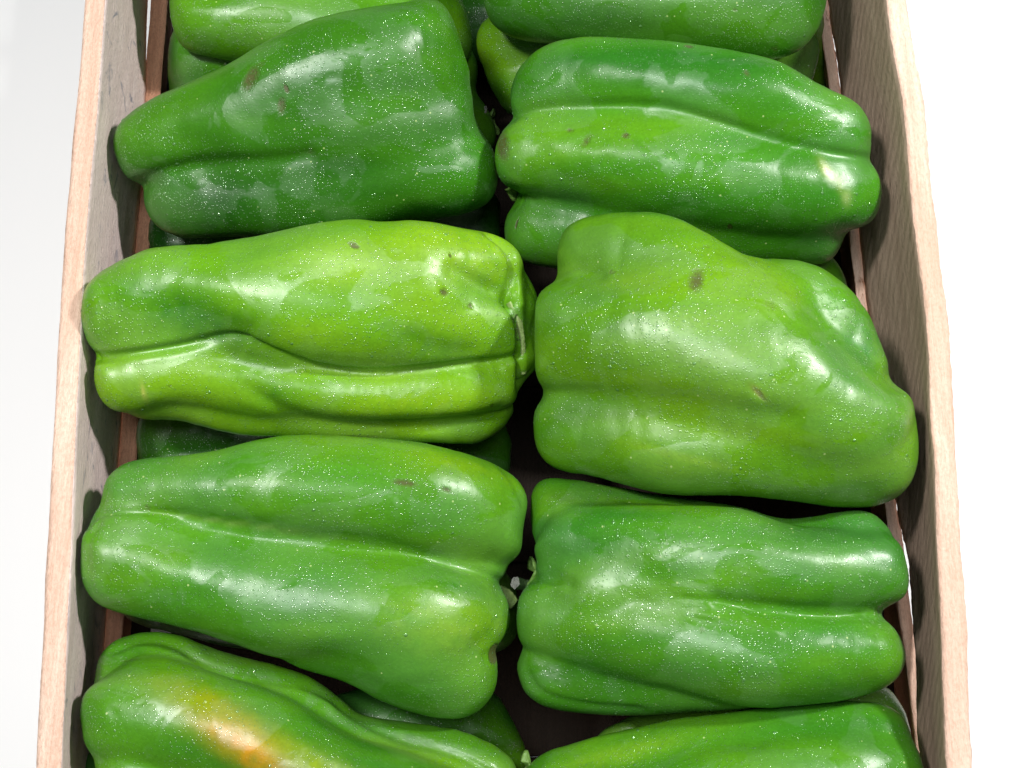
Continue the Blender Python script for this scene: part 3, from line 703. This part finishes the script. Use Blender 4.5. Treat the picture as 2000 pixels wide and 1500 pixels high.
# bottom left with the orange blush
P_['L5'] = pepper('green pepper at bottom left with an orange yellow ripening blush', -0.008,
    ((330, 1420), (830, 1580)),
    [[(240, 1310, -5, 58), (420, 1340, 5, 60), (600, 1400, 5, 62), (760, 1470, -5, 60), (930, 1510, -25, 64)],
     [(280, 1400, 60, 98), (440, 1440, 85, 105), (620, 1520, 90, 112), (820, 1600, 70, 105)],
     [(290, 1530, 40, 95), (500, 1600, 50, 100), (700, 1650, 30, 90)]],
    [(168, 1380), (177, 1344), (190, 1290), (204, 1268), (231, 1247), (267, 1234), (308, 1232), (352, 1240), (402, 1261), (465, 1281), (532, 1297), (600, 1319), (645, 1348), (681, 1376), (708, 1396), (780, 1407),
     (870, 1420), (915, 1430), (960, 1452), (996, 1479), (1014, 1506), (1010, 1600), (950, 1680), (700, 1720), (400, 1700), (240, 1600), (195, 1510), (175, 1460), (168, 1420)],
    tone=((0.045, 0.24, 0.02), (0.10, 0.34, 0.02), (0.16, 0.40, 0.018)), k=9,
    grooves=[([(231, 1272), (262, 1258), (308, 1254), (352, 1267), (402, 1299), (465, 1321), (532, 1330), (600, 1344), (645, 1366), (690, 1400), (780, 1443), (847, 1461), (915, 1488), (960, 1520)], 9, 8, 1.0)],
    dents=[(240, 1397, 9, 9, 0, 2.5)],
    blobs=[(480, 1448, 115, 34, 36, (0.95, 0.34, 0.006), 0.72), (400, 1385, 120, 26, 22, (0.24, 0.40, 0.008), 0.7), (620, 1500, 130, 28, 25, (0.30, 0.46, 0.012), 0.75), (330, 1310, 120, 20, 8, (0.09, 0.32, 0.012), 0.4), (250, 1290, 60, 40, 0, (0.025, 0.16, 0.018), 0.5), (800, 1440, 150, 20, 10, (0.03, 0.17, 0.018), 0.5)],
    scars=[(450, 1422, 5, 2.5, 40, 0.5), (500, 1436, 6, 2.5, -10, 0.4), (265, 1295, 34, 4, -3, 0.4)], drops=420, seed=707)
P_['R5'] = pepper('smooth bright green pepper at bottom right cut off by the lower edge of the view', -0.010,
    ((1160, 1560), (1650, 1510)),
    [[(1130, 1520, 30, 68), (1300, 1480, 40, 72), (1500, 1445, 40, 72), (1690, 1440, 25, 62)],
     [(1140, 1590, 60, 85), (1400, 1550, 85, 105), (1600, 1530, 75, 95), (1700, 1530, 50, 76)],
     [(1200, 1620, 20, 80), (1600, 1600, 20, 90)]],
    [(1035, 1500), (1066, 1473), (1116, 1457), (1161, 1442), (1215, 1430), (1273, 1417), (1327, 1403), (1395, 1394), (1485, 1381), (1552, 1374), (1642, 1368), (1710, 1372), (1741, 1383), (1764, 1399), (1777, 1426), (1790, 1470),
     (1796, 1520), (1786, 1580), (1740, 1640), (1500, 1690), (1200, 1680), (1060, 1630), (1015, 1570), (1015, 1525)],
    tone=((0.045, 0.25, 0.02), (0.085, 0.33, 0.02), (0.15, 0.42, 0.02)), k=14,
    grooves=[([(1200, 1500), (1350, 1470), (1500, 1450)], 20, 4)],
    blobs=[(1200, 1480, 130, 20, -15, (0.22, 0.48, 0.03), 0.6), (1250, 1440, 100, 14, -12, (0.03, 0.2, 0.015), 0.4)], drops=300, seed=808)
P_['TL'] = pepper('yellowish green pepper at the top left edge, lying partly under the dark one', -0.014,
    ((440, -30), (800, -10)),
    [[(400, -80, 30, 70), (600, -90, 50, 80), (800, -80, 30, 80)], [(410, 30, 30, 72), (600, 50, 50, 80), (780, 60, 30, 80), (850, 60, 0, 70)]],
    [(332, -60), (331, 0), (336, 40), (350, 78), (372, 100), (410, 108), (455, 118), (560, 128), (700, 135), (820, 145), (880, 150), (905, 138), (920, 110), (922, 70), (914, 30), (900, -10), (870, -70), (800, -150), (600, -190), (400, -160), (350, -110)],
    tone=((0.05, 0.26, 0.012), (0.08, 0.32, 0.012), (0.12, 0.37, 0.014)), k=10,
    grooves=[([(345, -10), (400, -5), (480, -14)], 12, 6)], scars=[(872, 34, 7, 12, -10, 0.5)], drops=120, seed=909, hi=False,
    blobs=[(880, 60, 40, 60, 0, (0.13, 0.36, 0.012), 0.7), (460, 80, 110, 26, 0, (0.06, 0.24, 0.012), 0.6)])  # dark blob along the underside puts shade into the skin
P_['TR'] = pepper('dark green pepper across the top right edge of the view', 0.012,
    ((1080, -60), (1480, -50)),
    [[(1050, -110, 30, 90), (1280, -120, 50, 95), (1500, -110, 30, 90)], [(1040, -10, 40, 82), (1280, 0, 60, 88), (1480, 10, 45, 88), (1530, 5, 30, 76)]],
    [(949, 0), (954, 24), (972, 50), (1003, 70), (1048, 82), (1120, 86), (1250, 92), (1380, 102), (1480, 112), (1530, 110), (1566, 90), (1593, 58), (1606, 27), (1615, -10), (1615, -80), (1580, -160), (1450, -220), (1150, -220), (990, -160), (952, -80)],
    tone=((0.03, 0.175, 0.014), (0.05, 0.235, 0.014), (0.09, 0.32, 0.014)), mixes=-0.05, k=14, drops=220, seed=1010,
    scars=[(1427, 15, 6, 4, 0, 0.6), (1505, 90, 10, 8, 0, 0.5)], blobs=[(1500, 40, 90, 50, 0, (0.08, 0.29, 0.014), 0.5), (1180, 40, 120, 40, 0, (0.018, 0.12, 0.016), 0.5)])  # dark blob near the lower edge is painted shade

# ------------------------------------------------------------------ lower layer seen through the gaps
def under(label, z0, outline, tone=None, seed=1, drops=40, k=10, blobs=()):
    o = np.array(outline, float); x0, x1 = o[:, 0].min(), o[:, 0].max(); y0, y1 = o[:, 1].min(), o[:, 1].max()
    h = (y1 - y0) / 2; cy = (y0 + y1) / 2; inset = min(h * 0.95, (x1 - x0) * 0.42); a, b = x0 + inset, x1 - inset; rr = h * 0.62
    lobes = [[(a - inset * .3, cy - h * .38, h * .2, rr * .85), ((a + b) / 2, cy - h * .4, h * .3, rr), (b + inset * .3, cy - h * .38, h * .2, rr * .85)],
             [(a - inset * .3, cy + h * .38, h * .2, rr * .85), ((a + b) / 2, cy + h * .38, h * .3, rr), (b + inset * .3, cy + h * .38, h * .2, rr * .85)]]
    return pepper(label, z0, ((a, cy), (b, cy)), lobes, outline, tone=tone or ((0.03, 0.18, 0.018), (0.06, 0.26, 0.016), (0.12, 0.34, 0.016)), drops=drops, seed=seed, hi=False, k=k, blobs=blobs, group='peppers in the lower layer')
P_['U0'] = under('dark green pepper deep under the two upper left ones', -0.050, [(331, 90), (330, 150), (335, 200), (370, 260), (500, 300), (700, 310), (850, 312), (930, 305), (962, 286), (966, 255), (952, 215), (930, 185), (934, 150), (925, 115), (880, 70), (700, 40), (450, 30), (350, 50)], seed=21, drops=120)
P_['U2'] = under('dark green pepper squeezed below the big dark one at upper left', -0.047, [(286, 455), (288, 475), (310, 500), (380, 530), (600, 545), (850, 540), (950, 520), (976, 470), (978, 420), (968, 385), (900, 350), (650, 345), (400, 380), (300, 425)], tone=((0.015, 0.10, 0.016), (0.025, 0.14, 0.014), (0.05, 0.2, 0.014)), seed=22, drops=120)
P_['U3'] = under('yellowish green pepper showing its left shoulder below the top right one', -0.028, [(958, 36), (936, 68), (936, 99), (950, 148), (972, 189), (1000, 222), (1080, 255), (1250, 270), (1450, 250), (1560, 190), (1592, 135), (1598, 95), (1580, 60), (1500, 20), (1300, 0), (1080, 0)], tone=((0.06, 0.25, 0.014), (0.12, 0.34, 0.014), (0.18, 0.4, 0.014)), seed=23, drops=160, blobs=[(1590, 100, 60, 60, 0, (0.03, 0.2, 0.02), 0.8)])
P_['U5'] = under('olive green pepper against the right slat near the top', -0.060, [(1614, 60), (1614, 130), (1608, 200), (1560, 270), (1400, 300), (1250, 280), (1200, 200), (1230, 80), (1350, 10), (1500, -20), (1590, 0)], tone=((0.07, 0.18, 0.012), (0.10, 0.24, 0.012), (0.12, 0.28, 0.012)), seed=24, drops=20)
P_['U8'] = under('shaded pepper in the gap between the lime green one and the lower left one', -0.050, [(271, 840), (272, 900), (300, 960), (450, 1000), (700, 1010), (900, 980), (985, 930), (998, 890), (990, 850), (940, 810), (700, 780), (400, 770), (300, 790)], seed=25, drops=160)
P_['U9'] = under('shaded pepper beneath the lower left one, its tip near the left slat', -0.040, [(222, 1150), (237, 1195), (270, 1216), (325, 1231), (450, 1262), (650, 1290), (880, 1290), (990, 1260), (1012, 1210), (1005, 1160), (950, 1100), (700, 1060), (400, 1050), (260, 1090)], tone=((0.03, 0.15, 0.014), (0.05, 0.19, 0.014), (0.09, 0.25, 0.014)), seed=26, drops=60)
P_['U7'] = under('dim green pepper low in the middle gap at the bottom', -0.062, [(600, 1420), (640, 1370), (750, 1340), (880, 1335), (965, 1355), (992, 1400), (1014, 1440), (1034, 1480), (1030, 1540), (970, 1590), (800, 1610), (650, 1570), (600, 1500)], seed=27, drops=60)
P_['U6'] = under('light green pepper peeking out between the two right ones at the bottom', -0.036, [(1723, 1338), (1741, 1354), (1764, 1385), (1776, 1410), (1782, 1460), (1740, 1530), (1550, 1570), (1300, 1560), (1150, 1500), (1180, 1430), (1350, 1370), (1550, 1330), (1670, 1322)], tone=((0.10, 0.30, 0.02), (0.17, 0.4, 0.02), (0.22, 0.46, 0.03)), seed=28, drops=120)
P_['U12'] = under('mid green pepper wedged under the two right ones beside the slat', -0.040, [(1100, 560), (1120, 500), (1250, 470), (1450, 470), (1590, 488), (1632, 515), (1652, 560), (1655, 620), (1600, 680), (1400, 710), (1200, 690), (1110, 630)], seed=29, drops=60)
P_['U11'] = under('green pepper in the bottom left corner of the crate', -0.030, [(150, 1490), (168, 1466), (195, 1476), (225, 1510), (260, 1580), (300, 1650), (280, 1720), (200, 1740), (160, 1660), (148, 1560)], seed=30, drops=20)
P_['U14'] = under('dark filler pepper added low under the lower right one', -0.072, [(1040, 1200), (1060, 1120), (1200, 1080), (1400, 1070), (1560, 1090), (1640, 1150), (1650, 1220), (1600, 1280), (1400, 1310), (1200, 1300), (1080, 1270)], tone=((0.02, 0.12, 0.016), (0.03, 0.16, 0.016), (0.05, 0.2, 0.016)), seed=32, drops=0)  # generic filler that hides lit floor; its dark skin imitates shade

under('dark filler pepper added low under the top edge in the middle gap', -0.070, [(760, 20), (790, -60), (900, -110), (1050, -105), (1180, -60), (1230, 10), (1210, 80), (1120, 125), (960, 130), (820, 95)], tone=((0.02, 0.12, 0.016), (0.03, 0.16, 0.016), (0.05, 0.2, 0.016)), seed=41, drops=0)  # added to fill a pale gap; shade put into its dark skin
# ------------------------------------------------------------------ stems and calyxes
def stalk(key, pts, radii, mat=None, seed=0):
    root, fr = P_[key]; s = fr[4]
    return tube('stem', [local(fr, *p) for p in pts], [r * s for r in radii], mat or M_STEM, root, seed=seed)
def cal(key, x, y, z, d, r, seed=0, **kw):
    root, fr = P_[key]; return calyx(root, fr, x, y, z, d, r, seed, **kw)
cal('L3', 1002, 640, 44, (1, 0.05, 0.6), 46, 3)
stalk('L3', [(984, 592, 70), (1000, 622, 72), (1010, 675, 66), (1013, 728, 50)], [7, 7, 6, 7], seed=1)
cal('L4', 955, 1165, -20, (1, 0.1, 0.1), 60, 5)
stalk('L4', [(950, 1160, -20), (985, 1165, -15), (1006, 1180, -14)], [22, 18, 12], seed=2)
M_DSTEM = simple('dark_stem', (0.05, 0.10, 0.03), 0.6, 0.001, 300, 0.5)
cal('R3', 1050, 1140, -30, (-1, 0, 0.1), 55, 7)
stalk('R3', [(1060, 1140, -30), (1025, 1142, -26), (1006, 1138, 0)], [12, 10, 12], M_DSTEM, seed=3)
cal('R1', 1005, 340, -25, (-1, 0.1, 0.1), 55, 9)
stalk('R1', [(1010, 340, -30), (985, 330, -30), (972, 318, -28), (974, 305, -30)], [11, 9, 8, 10], seed=4)
cal('U0', 950, 245, 26, (1, 0.0, 0.6), 34, 11)
stalk('U0', [(930, 235, 26), (936, 228, 44), (932, 214, 56)], [16, 12, 14], seed=5)
cal('U8', 960, 885, 20, (1, 0, 0.5), 40, 13)
cal('R5', 1030, 1520, 0, (-1, -0.3, 0.2), 52, 15)
stalk('R5', [(1035, 1535, -6), (1010, 1530, 0), (990, 1545, -5)], [14, 11, 12], seed=6)

# splinters on the right slat
V = []; Q = []; rs = np.random.RandomState(5)
for (x, y, n_) in ((1622, 40, 7), (1630, 70, 6), (1634, 100, 3), (1690, 560, 9), (1684, 545, 4), (1640, 168, 2)):
    for _ in range(n_):
        p = at(x + rs.uniform(-6, 6), y + rs.uniform(-14, 14), Z_SLAT + 0.0004); L = rs.uniform(0.001, 0.0045); an = rs.uniform(-0.6, 0.6) + (math.pi if rs.rand() < .3 else 0)
        d = np.array([math.sin(an) * 0.6 - 0.2, -math.cos(an), rs.uniform(0.0, 0.5)]); d /= np.linalg.norm(d); a = np.cross(d, [0, 0, 1.0]); a /= np.linalg.norm(a); b = np.cross(d, a)
        k0 = len(V)
        for q in range(4):
            u = q / 3; r_ = 0.00013 * (1 - u * 0.85)
            c = p + d * L * u + np.array([0, 0, 1]) * 0.0006 * math.sin(u * 3)
            for j in range(4): V.append(c + r_ * (math.cos(j * 1.57) * a + math.sin(j * 1.57) * b))
        for q in range(3):
            for j in range(4): Q.append((k0 + q * 4 + j, k0 + q * 4 + (j + 1) % 4, k0 + q * 4 + 4 + (j + 1) % 4, k0 + q * 4 + 4 + j))
sp = link('splinters', np_mesh('splinters', V, Q), M_RUST, crate); sp['kind'] = 'stuff'
